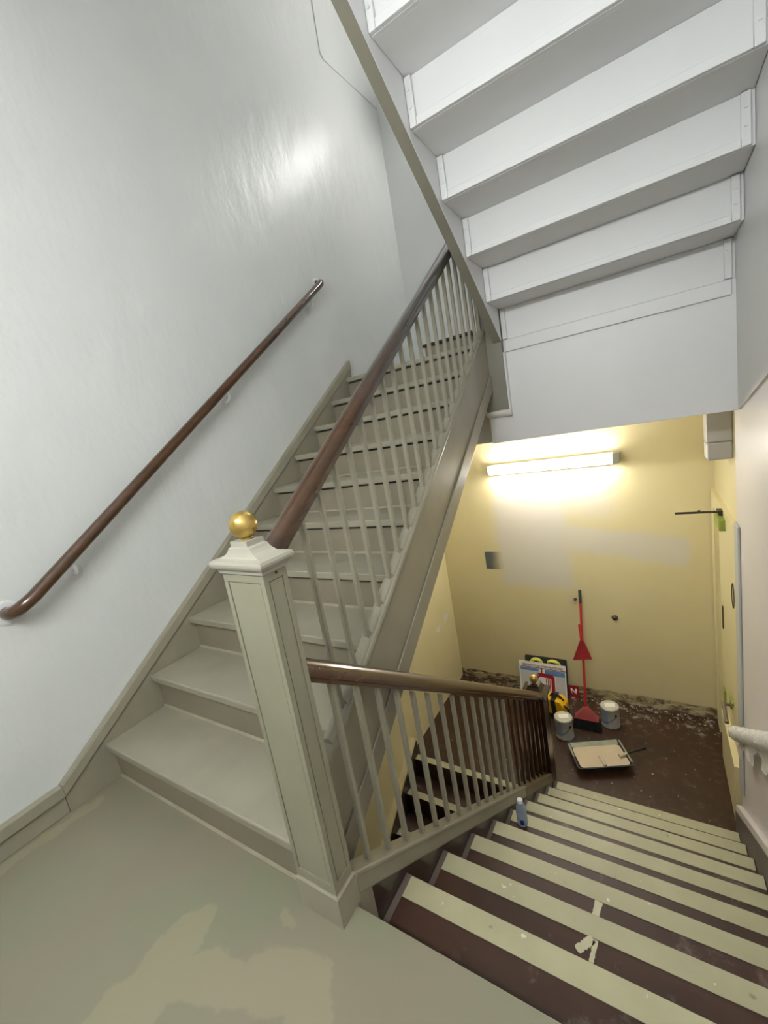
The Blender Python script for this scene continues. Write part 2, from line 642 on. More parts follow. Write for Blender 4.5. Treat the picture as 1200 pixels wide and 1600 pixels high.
# thicker plaster on the upper part of the right wall
bm = B()
prism_x(bm, [(2.199, 1.098), (1.6, 1.245), (0.9, 1.42), (YB, 1.98), (YB, 3.44), (-0.05, 3.44), (2.199, 3.44)],
        XR - 0.012, XR - 0.0005)
struct('wall_right.003', bm, 'white_flat')
bm = B()
box(bm, XL - 0.15, XRY + 0.15, YB - 0.15, YF + 0.15, ZT, ZT + 0.1)
struct('ceiling', bm, 'white_flat')
bm = B()
box(bm, XL, XR - 0.013, YB, -0.045, 3.45, 3.62)
struct('ceiling.001', bm, 'white_flat')
# landing the photo is taken from
bm = B()
pts = [(XL, YB), (XR, YB), (XR, YD0), (1.312, YD0), (1.312, 0.005), (XL, 0.005)]
prism(bm, [(x, y, -0.16) for x, y in pts], (0, 0, 0.16), 0.004)
struct('floor', bm, 'landing')
bm = B()
box(bm, XL, XRY, 2.235, YF, ZF - 0.16, ZF)
struct('floor.001', bm, 'brownfloor')
bm = B()
box(bm, XL, XRY, YB, YF, ZB - 0.1, ZB)
struct('floor.002', bm, 'brownfloor')
bm = B()
box(bm, XL, XR, 2.36, YF, 1.50, ZU)
struct('floor.003', bm, 'landing')
# deep beam under the upper landing
bm = B()
box(bm, 1.164, XR - 0.0005, 2.2005, 2.359, 1.096, 1.735, 0.003)
box(bm, XL + 0.001, 1.1635, 2.33, 2.359, 1.096, 1.735)
struct('wall_bulkhead', bm, 'white_flat')
# baseboard on the landing's left wall
bm = B()
prism_x(bm, [(YB, 0.0), (-0.205, 0.0), (-0.205, 0.125), (YB, 0.105)], XL, -0.004, 0.003)
prism_x(bm, [(YB, 0.06), (-0.205, 0.078), (-0.205, 0.125), (YB, 0.105)], -0.0042, 0.008, 0.003)
struct('baseboard_left', bm, 'grey')
bm = B()
box(bm, XL, XR, YB, YB + 0.02, 0, 0.11, 0.003)
struct('baseboard_back', bm, 'grey')


# ------------------------------------------------------------------ flight going up on the left
X0, X1 = 0.0, 1.165
up = thing('stair_flight', 'grey painted wooden stair flight climbing along the white left wall', 'stairs', (0.6, 0, 0))
for i in range(1, 11):
    y = (i - 1) * RUN
    bm = B()
    if i < 10:
        box(bm, X0, X1, y - 0.026, y + RUN + 0.012, i * R - 0.034, i * R, 0.006)
    else:
        box(bm, X0, X1, y - 0.026, 2.359, i * R - 0.034, i * R, 0.006)
    obj('tread', bm, 'grey', up)
    bm = B()
    z0 = (i - 1) * R if i > 1 else 0.0005
    box(bm, X0, X1, y, y + 0.018, z0, i * R - 0.046)
    rs = obj('riser', bm, 'riser', up)
    bm = B()
    box(bm, X0, X1, y + 0.010, y + 0.018, i * R - 0.046, i * R - 0.034)
    sub('shadow_gap', bm, 'gap', rs)
    bm = B()
    prism_x(bm, [(y - 0.008, z0), (y - 0.0005, z0), (y - 0.0005, z0 + 0.009)], X0, X1)
    sub('caulk_strip', bm, 'caulk', rs)
# wall skirt
sk = lambda y: 0.283 + 0.697 * y
bm = B()
prism_x(bm, [(-0.2045, 0.0005), (0.03, 0.0005), (2.36, 1.62), (2.36, sk(2.36)), (-0.2045, 0.126)], XL + 0.0005, -0.0006)
skb = obj('skirt_board', bm, 'greyd', up)
bm = B()
prism_x(bm, [(-0.2045, 0.126), (-0.2045, 0.079), (2.36, sk(2.36) - 0.065), (2.36, sk(2.36))], -0.0005, 0.008, 0.003)
sub('skirt_cap', bm, 'grey', skb)
# outer string
st = lambda y: 0.275 + 0.72 * y
sb = lambda y: -0.09 + 0.71 * y
bm = B()
prism_x(bm, [(0.03, sb(0.03)), (2.158, sb(2.158)), (2.158, st(2.158) - 0.03), (0.03, st(0.03) - 0.03)], 1.1655, 1.213)
sg = obj('stringer', bm, 'greyd', up)
bm = B()
prism_x(bm, [(0.03, sb(0.03)), (2.158, sb(2.158)), (2.158, sb(2.158) + 0.10), (0.03, sb(0.03) + 0.10)], 1.2135, 1.222, 0.003)
sub('bottom_moulding', bm, 'greyd', sg)
bm = B()
prism_x(bm, [(0.03, st(0.03) - 0.03), (2.158, st(2.158) - 0.03), (2.158, st(2.158)), (0.03, st(0.03))], 1.160, 1.221, 0.011)
sub('cap_moulding', bm, 'grey', sg, True)
for j in range(20):
    ya, yb = 0.243 + 0.0995 * (j - 1) + 0.0105, 0.243 + 0.0995 * j - 0.0105
    bm = B()
    prof = [(1.19 + 0.021 * math.cos(math.pi * q / 8), 0.016 * math.sin(math.pi * q / 8) - 0.001) for q in range(9)]
    prism(bm, [(x, ya, st(ya) + z) for x, z in prof], (0, yb - ya, st(yb) - st(ya)))
    sub('cap_fillet', bm, 'grey', sg, True)


# ------------------------------------------------------------------ flight going down on the right
dn = thing('stair_flight', 'dark red-brown stair flight with cream tread strips running down to the lobby', 'stairs', (1.87, YD0, 0))
XA, XB = 1.3065, 2.432
for k in range(1, 11):
    y0, y1 = YD0 + (k - 1) * RUND, YD0 + k * RUND
    z = -k * R
    if k < 10:
        bm = B()
        box(bm, XA, XB, y0 - 0.028, y1, z - 0.034, z, 0.005)
        t = obj('tread', bm, 'browntread', dn)
        bm = B()
        box(bm, XA + 0.022, XB - 0.004, y1 - 0.073, y1 - 0.004, z - 0.0002, z + 0.0022, 0.0008)
        sub('tread_strip', bm, 'strip', t)
        bm = B()
        box(bm, XA + 0.0005, XA + 0.0215, y0 + 0.004, y1 - 0.002, z - 0.0002, z + 0.0012)
        sub('worn_tread_end', bm, 'purple', t)
    bm = B()
    box(bm, XA, XB, y0 - 0.028 - 0.018, y0 - 0.0285, z, z + R - 0.0345 if k > 1 else -0.161)
    if k > 1:
        obj('riser', bm, 'browntread', dn)
    else:
        bm.free()
# runs of cream paint over the second and third steps
rr = random.Random(3)
for (ax, ay, bx, by_, z, wd) in ((1.812, 0.388, 1.852, 0.438, -2 * R, 0.013), (1.853, 0.368, 1.860, 0.438, -2 * R, 0.007),
                                 (1.822, 0.585, 1.834, 0.688, -3 * R, 0.013)):
    bm = B()
    n = 16
    d = Vector((bx - ax, by_ - ay, 0))
    nn = Vector((-d.y, d.x, 0)).normalized()
    rows = []
    for i in range(n + 1):
        f = i / n
        ww = wd * (0.75 + 0.35 * rr.random()) * (0.6 if i == 0 else 1)
        p = Vector((ax, ay, z)) + d * f
        rows.append([bm.verts.new(p + nn * ww + Vector((0, 0, h_))) for h_ in (0.0024,)] +
                    [bm.verts.new(p - nn * ww + Vector((0, 0, 0.0024)))])
    for a, b in zip(rows, rows[1:]):
        bm.faces.new((a[0], a[1], b[1], b[0]))
    q_ = bmesh.ops.extrude_face_region(bm, geom=bm.faces[:])
    bmesh.ops.translate(bm, verts=[g for g in q_['geom'] if isinstance(g, bmesh.types.BMVert)], vec=(0, 0, -0.0022))
    bmesh.ops.recalc_face_normals(bm, faces=bm.faces[:])
    obj('paint_run', bm, 'drip', dn)
# closed string with grey cap
ct = lambda y: 0.118 - 0.727 * y
bm = B()
prism_x(bm, [(0.09, ct(0.09) - 0.03), (2.169, ct(2.169) - 0.03), (2.169, ct(2.169) - 0.37), (0.09, ct(0.09) - 0.37)], 1.262, 1.306)
ds = obj('stringer', bm, 'darkwood', dn)
bm = B()
prism_x(bm, [(0.0305, ct(0.0305)), (1.53, ct(1.53)), (1.53, ct(1.53) - 0.075), (0.0305, ct(0.0305) - 0.075)], 1.254, 1.316, 0.006)
sub('grey_cap_rail', bm, 'grey', ds)
bm = B()
prism_x(bm, [(0.0305, ct(0.0305) + 0.006), (1.53, ct(1.53) + 0.006), (1.53, ct(1.53) - 0.012), (0.0305, ct(0.0305) - 0.012)], 1.3065, 1.3205, 0.004)
sub('rail_bead', bm, 'grey', ds)
bm = B()
prism_x(bm, [(1.531, ct(1.531) - 0.004), (2.169, ct(2.169) - 0.004), (2.169, ct(2.169) - 0.075), (1.531, ct(1.531) - 0.075)], 1.256, 1.314, 0.005)
sub('worn_cap_rail', bm, 'bare', ds)
bm = B()
box(bm, 1.262, 1.3125, 0.0295, 0.0895, -0.42, 0.045, 0.003)
obj('string_end_block', bm, 'grey', dn)
# skirt on the right wall
bm = B()
prism_x(bm, [(YD0 + 0.001, 0.13), (2.409, 0.13 - 0.718 * 2.39), (2.409, -1.779), (2.24, -1.779), (YD0 + 0.001, -0.2)], 2.4325, XR - 0.0005)
ws = obj('skirt_board', bm, 'purple', dn)
bm = B()
prism_x(bm, [(YD0 + 0.001, 0.131), (2.409, 0.131 - 0.718 * 2.39), (2.409, 0.185 - 0.718 * 2.39), (YD0 + 0.001, 0.185)], 2.436, XR - 0.0005, 0.004)
sub('white_skirt_cap', bm, 'pinkwhite', ws)


# ------------------------------------------------------------------ flight overhead, seen from below
ov = thing('stair_flight', 'white painted stair flight overhead showing its open underside', 'stairs', (1.87, 2.2, ZU))
OR, ORUN, OY, OZ = 0.184, 0.249, 2.198, 1.735
OXA, OXB = 1.3135, 2.4565
for k in range(0, 10):
    y, z = OY - k * ORUN, OZ + k * OR
    bm = B()
    box(bm, OXA, OXB, y, y + 0.014, z, z + OR - 0.001)
    rs = obj('riser', bm, 'white_flat', ov)
    bm = B()
    box(bm, OXA + 0.031, 2.412, y - 0.017, y - 0.0005, z + 0.001, z + 0.032, 0.002)
    if k > 0:
        sub('bottom_rail', bm, 'white_flat', rs)
    else:
        bm.free()
    for a, b in ((OXA + 0.001, OXA + 0.03), (2.413, 2.443)):
        bm = B()
        box(bm, a, b, y - 0.018, y - 0.0005, z + 0.001, z + OR - 0.004, 0.003)
        for zz in (z + 0.07, z + 0.13):
            lathe(bm, [(0.006, -0.019 - 0.004), (0.006, -0.017)], ((a + b) / 2, y, zz), 10, 'y')
        sub('side_cleat', bm, 'white_flat', rs)
    if k < 9:
        bm = B()
        box(bm, OXA, OXB, y - ORUN + 0.0145, y + 0.03, z + OR, z + OR + 0.03, 0.004)
        obj('tread', bm, 'white_flat', ov)
ob = lambda y: 3.278 - 0.72 * y
bm = B()
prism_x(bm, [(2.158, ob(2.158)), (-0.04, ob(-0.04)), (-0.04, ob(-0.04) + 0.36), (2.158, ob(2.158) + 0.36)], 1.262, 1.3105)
os_ = obj('stringer', bm, 'greyshade', ov)
bm = B()
prism_x(bm, [(2.158, ob(2.158) + 0.003), (-0.04, ob(-0.04) + 0.003), (-0.04, ob(-0.04) + 0.35), (2.158, ob(2.158) + 0.35)], 1.3107, 1.3132)
sub('white_inner_face', bm, 'white_flat', os_)
bm = B()
box(bm, 1.322, 2.44, 2.184, 2.2, 1.66, 1.733, 0.004)
obj('ledger_board', bm, 'white_flat', ov)


# ------------------------------------------------------------------ lower flight, going down from the lobby on the left
lf = thing('stair_flight', 'dark brown stair flight below the lobby, seen through the balusters', 'stairs', (0.6, 2.24, ZF))
for k in range(0, 9):
    y, z = 2.2415 - k * 0.2535, ZF - k * R
    if k > 0:
        bm = B()
        box(bm, 0.031, 1.1645, y - 0.0, y + 0.2535 + 0.0, z - 0.034, z, 0.004)
        t = obj('tread', bm, 'browntread', lf)
    else:
        bm = B()
        box(bm, 0.031, 1.1645, y - 0.022, y - 0.0068, z - 0.034, z, 0.004)
        t = obj('tread', bm, 'browntread', lf)
    bm = B()
    y_ = y if k > 0 else y - 0.022
    box(bm, 0.034, 1.16, y_ + 0.001, y_ + 0.062, z - 0.0002, z + 0.0022)
    sub('tread_strip', bm, 'strip', t)
    bm = B()
    box(bm, 0.031, 1.1645, y + 0.014 if k else y - 0.0065, y + 0.03 if k else y - 0.0066 + 0.0, z - R, z - 0.0345)
    if k > 0:
        obj('riser', bm, 'darkwood', lf)
    else:
        bm.free()
        bm = B()
        box(bm, 0.031, 1.1645, y - 0.018, y - 0.0068, z - R, z - 0.0345)
        obj('riser', bm, 'darkwood', lf)
bm = B()
lo = lambda y: ZF + 0.09 + 0.702 * (y - 2.24)
prism_x(bm, [(2.30, lo(2.30)), (0.2, lo(0.2)), (0.2, lo(0.2) - 0.4), (2.234, lo(2.30) - 0.4), (2.234, ZF + 0.001), (2.30, ZF + 0.001)], XL + 0.0005, 0.030)
sk2 = obj('skirt_board', bm, 'darkwood', lf)
bm = B()
prism_x(bm, [(2.30, lo(2.30) + 0.001), (0.2, lo(0.2) + 0.001), (0.2, lo(0.2) + 0.03), (2.30, lo(2.30) + 0.03)], XL + 0.0005, 0.022)
sub('cream_skirt_cap', bm, 'yellowtrim', sk2)
bm = B()
ll = lambda y: ZF + 0.08 + 0.702 * (y - 2.24)
prism_x(bm, [(2.169, ll(2.169)), (0.3, ll(0.3)), (0.3, ll(0.3) - 0.36), (2.169, ll(2.169) - 0.36)], 1.1655, 1.214)
obj('stringer', bm, 'darkwood', lf)


# ------------------------------------------------------------------ newel posts
def panel_post(bm, x0, x1, y0, y1, z0, z1, pz0, pz1, inset=0.018, depth=0.005):
    """square shaft with a sunk panel on each face"""
    box(bm, x0 + depth, x1 - depth, y0 + depth, y1 - depth, z0, z1)
    for a, b in ((z0, pz0), (pz1, z1)):
        box(bm, x0, x1, y0, y1, a, b)
    for xa, xb in ((x0, x0 + inset), (x1 - inset, x1)):
        for ya, yb in ((y0, y0 + inset), (y1 - inset, y1)):
            box(bm, xa, xb, ya, yb, pz0, pz1)
    # raised field inside each face, leaving a fine groove round it
    g = 0.003
    for xa, xb, ya, yb in ((x0 + inset + g, x1 - inset - g, y0 + 0.0015, y0 + depth), (x0 + inset + g, x1 - inset - g, y1 - depth, y1 - 0.0015),
                           (x0 + 0.0015, x0 + depth, y0 + inset + g, y1 - inset - g), (x1 - depth, x1 - 0.0015, y0 + inset + g, y1 - inset - g)):
        box(bm, xa, xb, ya, yb, pz0 + g, pz1 - g)


def square_profile(bm, cx, cy, prof):
    """stack of square rings (half width, z)"""
    rings = []
    for h, z in prof:
        rings.append([bm.verts.new((cx + sx * h, cy + sy_ * h, z)) for sx, sy_ in ((-1, -1), (1, -1), (1, 1), (-1, 1))])
    for a, b in zip(rings, rings[1:]):
        for i in range(4):
            bm.faces.new((a[i], a[(i + 1) % 4], b[(i + 1) % 4], b[i]))
    bm.faces.new(rings[0][::-1])
    bm.faces.new(rings[-1])
    bmesh.ops.recalc_face_normals(bm, faces=bm.faces[:])


def rect_profile(bm, prof):
    rings = []
    for a, b, z in prof:
        rings.append([bm.verts.new((sx * a, sy_ * b, z)) for sx, sy_ in ((-1, -1), (1, -1), (1, 1), (-1, 1))])
    for a, b in zip(rings, rings[1:]):
        for i in range(4):
            bm.faces.new((a[i], a[(i + 1) % 4], b[(i + 1) % 4], b[i]))
    bm.faces.new(rings[0][::-1])
    bm.faces.new(rings[-1])
    bmesh.ops.recalc_face_normals(bm, faces=bm.faces[:])


def ball(bm, c, r, neck):
    prof = [(r * 0.42, -r - neck), (r * 0.42, -r * 0.93)]
    n = 22
    for i in range(1, n):
        a = -math.pi / 2 + math.pi * i / n
        prof.append((r * math.cos(a), r * math.sin(a)))
    prof.append((0.0005, r))
    lathe(bm, prof[0:1] + prof[1:], c, 40)


# main newel on the landing (local coordinates, base centre at origin, leaning a hair)
nw = thing('newel_post', 'big light grey panelled newel post with large brass ball on the near landing', 'newel post',
           (1.2375, -0.0085, 0), (0, 0.010, 0), world=False)
hx, hy = 0.0725, 0.0365
bm = B()
panel_post(bm, -hx, hx, -hy, hy, -0.35, 1.03, 0.135, 1.005, 0.014, 0.0035)
obj('shaft', bm, 'newel', nw)
bm = B()
rect_profile(bm, [(hx + 0.005, hy + 0.005, 0.0005), (hx + 0.005, hy + 0.005, 0.098), (hx + 0.0005, hy + 0.0005, 0.104), (hx + 0.0005, hy + 0.0005, 0.106)])
obj('plinth', bm, 'grey', nw)
bm = B()
rect_profile(bm, [(hx + dx, hy + (dx * 0.8 if dx > 0 else dx * 0.245), z) for dx, z in (
    (-0.002, 1.026), (0.005, 1.026), (0.007, 1.034), (0.010, 1.037), (0.010, 1.040), (0.017, 1.041), (0.0205, 1.047), (0.021, 1.053),
    (0.018, 1.060), (0.011, 1.0605), (0.0, 1.0625), (-0.014, 1.067), (-0.024, 1.073), (-0.031, 1.080), (-0.035, 1.087), (-0.039, 1.0875),
    (-0.043, 1.090), (-0.043, 1.102))])
obj('cap', bm, 'newelcap', nw)
bm = B()
ball(bm, (0, 0, 1.138), 0.034, 0.0045)
obj('ball_finial', bm, 'brass', nw, True)
bm = B()
lathe(bm, [(0.004, 0), (0.003, 0.001)], (hx + 0.0003, 0.004, 1.018), 12, 'x')
obj('screw', bm, 'iron', nw)

# newel hanging at the upper landing
nu = thing('newel_post', 'grey newel hanging beside the white beam under the overhead flight', 'newel post', (1.236, 2.18, 1.30))
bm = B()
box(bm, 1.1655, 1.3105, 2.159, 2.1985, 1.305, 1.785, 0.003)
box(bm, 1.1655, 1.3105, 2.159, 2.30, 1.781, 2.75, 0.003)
obj('shaft', bm, 'greyshade', nu)
bm = B()
box(bm, 1.3112, 1.3215, 2.165, 2.1995, 1.29, 1.66)
obj('plaster_edge', bm, 'white_flat', nu)
bm = B()
box(bm, 1.148, 1.325, 2.150, 2.1995, 1.268, 1.304, 0.016)
for v in bm.verts:
    v.co += Vector((0, -0.012 * math.sin(v.co.x * 31), 0.010 * math.sin(v.co.x * 47 + v.co.y * 60)))
obj('plaster_lump', bm, 'lump', nu, True)

# dark newel in the lobby
nl = thing('newel_post', 'dark brown newel post with small brass ball on the lobby floor', 'newel post', (1.2375, 2.245, ZF), (0, 0, 0), world=False)
h = 0.072
bm = B()
panel_post(bm, -h, h, -h, h, -0.2, 0.945, 0.2, 0.92)
obj('shaft', bm, 'brownnewel', nl)
bm = B()
square_profile(bm, 0, 0, [(h, 0.942), (h + 0.012, 0.95), (h + 0.022, 0.956), (h + 0.024, 0.966), (h + 0.016, 0.974), (h - 0.012, 0.99), (h - 0.03, 1.02), (h - 0.03, 1.034)])
obj('cap', bm, 'brownnewel', nl)
bm = B()
ball(bm, (0, 0, 1.072), 0.031, 0.008)
obj('ball_finial', bm, 'brass', nl, True)


# ------------------------------------------------------------------ balustrades
def rail_profile(w_, h_):
    """mushroom handrail section (u across, v up)"""
    p = []
    for i in range(13):
        a = math.pi * i / 12
        p.append((math.cos(a) * w_, math.sin(a) * h_ * 0.62))
    p += [(-w_ * 0.96, -h_ * 0.16), (-w_ * 0.66, -h_ * 0.24), (-w_ * 0.62, -h_ * 0.42), (w_ * 0.62, -h_ * 0.42), (w_ * 0.66, -h_ * 0.24), (w_ * 0.96, -h_ * 0.16)]
    return p


def rail(bm, x, y0, z0, y1, z1, w_, h_):
    prism(bm, [(x + u, y0, z0 + v) for u, v in rail_profile(w_, h_)], (0, y1 - y0, z1 - z0))


def baluster_mesh(height, slope, half, mat, name):
    bm = B()
    q = half
    vs = []
    for z in (0, height):
        for sx, sy_ in ((-1, -1), (1, -1), (1, 1), (-1, 1)):
            vs.append(bm.verts.new((sx * q, sy_ * q, z + slope * sy_ * q)))
    for f in ((3, 2, 1, 0), (4, 5, 6, 7), (0, 1, 5, 4), (1, 2, 6, 5), (2, 3, 7, 6), (3, 0, 4, 7)):
        bm.faces.new([vs[i] for i in f])
    es = [e for e in bm.edges if abs(e.verts[0].co.z - e.verts[1].co.z) > height * 0.5]
    bmesh.ops.bevel(bm, geom=es, offset=0.002, segments=2, affect='EDGES')
    me = bpy.data.meshes.new(name)
    bm.to_mesh(me)
    bm.free()
    me.materials.append(MAT[mat])
    return me


def balusters(root, x, ys, zf, me):
    first = None
    off = Vector(root['_off'])
    for y in ys:
        if first is None:
            o = first = bpy.data.objects.new('baluster', me)
        else:
            o = first.copy()
        COL.objects.link(o)
        o.parent = root
        o.location = Vector((x, y, zf(y))) - off


bu = thing('balustrade', 'stair railing with grey balusters rising from the big newel under the overhead flight', 'railing', (1.19, 0.11, 0.35))
bm = B()
hz = lambda y: 0.950 + 0.709 * y
rail(bm, 1.19, 0.029, hz(0.029), 2.157, hz(2.157), 0.032, 0.07)
obj('handrail', bm, 'railup', bu, True)
me = baluster_mesh(0.648, 0.709, 0.0085, 'grey', 'baluster_rising')
balusters(bu, 1.19, [0.243 + 0.0995 * j for j in range(20)], lambda y: st(y) - 0.002, me)

bd = thing('balustrade', 'stair railing with grey and brown balusters descending from the big newel to the lobby newel', 'railing', (1.285, 0.11, 0.05))
bm = B()
lz = lambda y: 0.752 - 0.717 * y
rail(bm, 1.285, 0.029, lz(0.029), 2.171, lz(2.171), 0.032, 0.07)
obj('handrail', bm, 'rail', bd, True)
me = baluster_mesh(0.604, -0.717, 0.0085, 'grey', 'baluster_descending')
balusters(bd, 1.285, [0.125 + 0.0997 * j for j in range(14)], lambda y: ct(y) - 0.001 + 0.001 * y, me)
me = baluster_mesh(0.612, -0.717, 0.0085, 'brownbal', 'baluster_brown')
balusters(bd, 1.285, [0.125 + 0.0997 * j for j in range(14, 21)], lambda y: ct(y) - 0.004 + 0.002 * y, me)

bl = thing('balustrade', 'short brown railing of the lowest flight tucked behind the lobby newel', 'railing', (1.19, 2.1, ZF))
bm = B()
bz = lambda y: -1.08 + 0.702 * (y - 2.17)
rail(bm, 1.19, 1.60, bz(1.60), 2.171, bz(2.171), 0.03, 0.065)
obj('handrail', bm, 'brownnewel', bl, True)
me = baluster_mesh(0.56, 0.702, 0.0085, 'brownbal', 'baluster_low')
balusters(bl, 1.19, [1.67 + 0.0995 * j for j in range(5)], lambda y: ll(y) - 0.001, me)


# ------------------------------------------------------------------ wall handrails
wr = thing('wall_handrail', 'round varnished wooden handrail on the white left wall', 'handrail', (0.04, 1.0, 1.6))
bm = B()
P0, P1 = Vector((0.045, -0.142, 0.884)), Vector((0.045, 2.115, 2.468))
d = (P1 - P0).normalized()
pts = arc_pts((XL + 0.001, P0.y - 0.035, P0.z - 0.012), (P0.x, P0.y - 0.04, P0.z - 0.02), P0 + d * 0.05, 8)
pts += [P0.lerp(P1, f) for f in (0.1, 0.3, 0.5, 0.7, 0.9)]
pts += arc_pts(P1 - d * 0.05, (P1.x, P1.y + 0.04, P1.z + 0.03), (XL + 0.001, P1.y + 0.035, P1.z + 0.02), 8)
tube(bm, pts, 0.0255, 20)
obj('rail', bm, 'rail', wr, True)
for (y, z) in ((P0.y - 0.035, P0.z - 0.012), (P1.y + 0.035, P1.z + 0.02)):
    bm = B()
    lathe(bm, [(0.047, 0.0), (0.047, 0.005), (0.04, 0.009), (0.027, 0.009)], (XL, y, z), 32, 'x')
    obj('rosette', bm, 'white_flat', wr, True)
for f in (0.085, 0.52, 0.93):
    p = P0.lerp(P1, f)
    bm = B()
    lathe(bm, [(0.036, 0.0), (0.036, 0.003), (0.03, 0.006), (0.012, 0.008)], (XL, p.y + 0.02, p.z - 0.075), 28, 'x')
    tube(bm, arc_pts((XL + 0.005, p.y + 0.02, p.z - 0.075), (0.05, p.y + 0.02, p.z - 0.085), (0.043, p.y, p.z - 0.02), 8), 0.0085, 12)
    obj('bracket', bm, 'white_flat', wr, True)

wp = thing('wall_handrail', 'handrail on the right wall wrapped in crumpled white plastic', 'handrail', (2.41, 1.2, -0.1))
bm = B()
Q0, Q1 = Vector((2.41, 2.13, -0.775)), Vector((2.41, 0.25, 0.585))
tube(bm, [Q0, Q0.lerp(Q1, 0.5), Q1], 0.022, 16)
obj('rail', bm, 'rail', wp, True)
bm = B()
n = 90
rs_ = random.Random(5)
pts = [Q0.lerp(Q1, i / n) + Vector((0, 0, 0)) for i in range(n + 1)]
tube(bm, pts, [0.033 + 0.008 * rs_.random() - (0.012 if i < 1 else 0) for i in range(n + 1)], 18)
for v in bm.verts:
    v.co += Vector((rs_.uniform(-1, 1) * 0.003, rs_.uniform(-1, 1) * 0.004, rs_.uniform(-1, 1) * 0.004))
obj('plastic_wrap', bm, 'wrap', wp, True)
bm = B()
grid = []
for i in range(15):
    row = []
    for j in range(6):
        p = Q0.lerp(Q1, 0.03 + 0.030 * i)
        drop = 0.02 + (0.018 + 0.01 * math.sin(i * 1.1)) * j
        row.append(bm.verts.new(p + Vector((0.012 - 0.002 * j + 0.007 * math.sin(i * 1.9 + j * 1.3), 0.004 * math.sin(j * 2), -drop))))
    grid.append(row)
for i in range(14):
    for j in range(5):
        bm.faces.new((grid[i][j], grid[i + 1][j], grid[i + 1][j + 1], grid[i][j + 1]))
r_ = bmesh.ops.extrude_face_region(bm, geom=bm.faces[:])
bmesh.ops.translate(bm, verts=[g for g in r_['geom'] if isinstance(g, bmesh.types.BMVert)], vec=(0.0015, 0, 0))
bmesh.ops.recalc_face_normals(bm, faces=bm.faces[:])
obj('loose_plastic_flap', bm, 'wrap', wp, True)
for f in (0.3, 0.8):
    p = Q0.lerp(Q1, f)
    bm = B()
    lathe(bm, [(0.034, 0.0), (0.034, -0.004), (0.012, -0.008)], (XR, p.y, p.z - 0.08), 24, 'x')
    tube(bm, arc_pts((XR - 0.005, p.y, p.z - 0.08), (2.40, p.y, p.z - 0.09), (2.41, p.y, p.z - 0.02), 8), 0.009, 12)
    obj('bracket', bm, 'white_flat', wp, True)


# ------------------------------------------------------------------ lamps
def tube_lamp(label, x0, x1, zc, mat, y=YF, s=-1, loc=None):
    t = thing('wall_lamp', label, 'lamp', ((x0 + x1) / 2, y, zc))
    def by(a, b):
        return (min(y + s * a, y + s * b), max(y + s * a, y + s * b))
    bm = B()
    ya, yb = by(0.0005, 0.05)
    box(bm, x0, x1, ya, yb, zc - 0.055, zc + 0.05, 0.003)
    obj('housing', bm, 'housing', t)
    bm = B()
    lathe(bm, [(0.033, x0 + 0.002), (0.035, x0 + 0.008), (0.035, x1 - 0.008), (0.033, x1 - 0.002)], (0, y + s * 0.105, zc - 0.004), 24, 'x')
    obj('tube_lens', bm, mat, t, True)
    for a, b in ((x0 - 0.016, x0 - 0.0005), (x1 + 0.0005, x1 + 0.06)):
        bm = B()
        ya, yb = by(0.0005, 0.138)
        box(bm, a, b, ya, yb, zc - 0.038, zc + 0.05, 0.004)
        obj('end_cap', bm, 'lampend', t)
    return t


tube_lamp('lit fluorescent tube lamp on the yellow lobby wall', 0.66, 1.775, 0.73, 'tubelow')
tube_lamp('lit fluorescent tube lamp high on the white wall over the upper landing', 0.66, 1.775, 4.30, 'tubehigh')
tube_lamp('lit fluorescent tube lamp on the white wall behind the near landing', 0.95, 2.10, 2.22, 'tubeback', YB, 1)

t = thing('fill_lamp', 'unseen fill tube lamp added on the lobby ceiling behind the white beam', 'lamp', (1.25, 2.47, 1.4995))  # added fill lamp, out of sight, evens out the lobby light
bm = B()
box(bm, 0.62, 1.88, 2.42, 2.52, 1.20, 1.25, 0.004)
obj('housing', bm, 'housing', t)
for x in (0.85, 1.65):
    bm = B()
    tube(bm, [(x, 2.47, 1.2505), (x, 2.47, 1.4995)], 0.008, 8)
    obj('hanger', bm, 'housing', t)
bm = B()
lathe(bm, [(0.028, 0.65), (0.03, 0.656), (0.03, 1.844), (0.028, 1.85)], (0, 2.47, 1.155), 24, 'x')
obj('tube_lens', bm, 'tubefill', t, True)

cn = thing('wiring_conduit', 'thin white surface wiring line bending across the top of the left wall', 'conduit', (XL, 2.78, 4.36))
bm = B()
tube(bm, [(XL + 0.004, 2.79, ZT - 0.01), (XL + 0.004, 2.775, 4.36), (XL + 0.004, 2.80, 4.335), (XL + 0.004, YF - 0.002, 4.375)], 0.006, 8)
obj('raceway', bm, 'white_flat', cn)


# ------------------------------------------------------------------ lobby: door, box, knobs
dr = bpy.data.objects.new('door_1', None)
COL.objects.link(dr)
dr.location = (XRY, 3.0, ZF)
dr['kind'] = 'structure'
dr['_off'] = (XRY, 3.0, ZF)
OFFS.append(dr)
DY0, DY1, DZ = 2.50, 3.46, 0.27
bm = B()
box(bm, XRY - 0.006, XRY - 0.0005, DY0, DY1, ZF + 0.005, DZ)
obj('leaf', bm, 'yellowtrim', dr)
bm = B()
box(bm, XRY - 0.03, XRY - 0.0005, DY1 + 0.001, YF - 0.012, ZF, DZ - 0.0005)
box(bm, XRY - 0.03, XRY - 0.0005, 2.412, YF - 0.012, DZ, DZ + 0.12)
for a in (0.03, 0.06):
    box(bm, XRY - 0.014, XRY - 0.006, DY1 - a - 0.008, DY1 - a, ZF, DZ)
obj('casing', bm, 'yellowtrim', dr)
bm = B()
box(bm, XR - 0.014, XR - 0.0005, 2.29, 2.409, -1.35, 0.44, 0.007)
obj('grey_casing', bm, 'casing', dr)
bm = B()
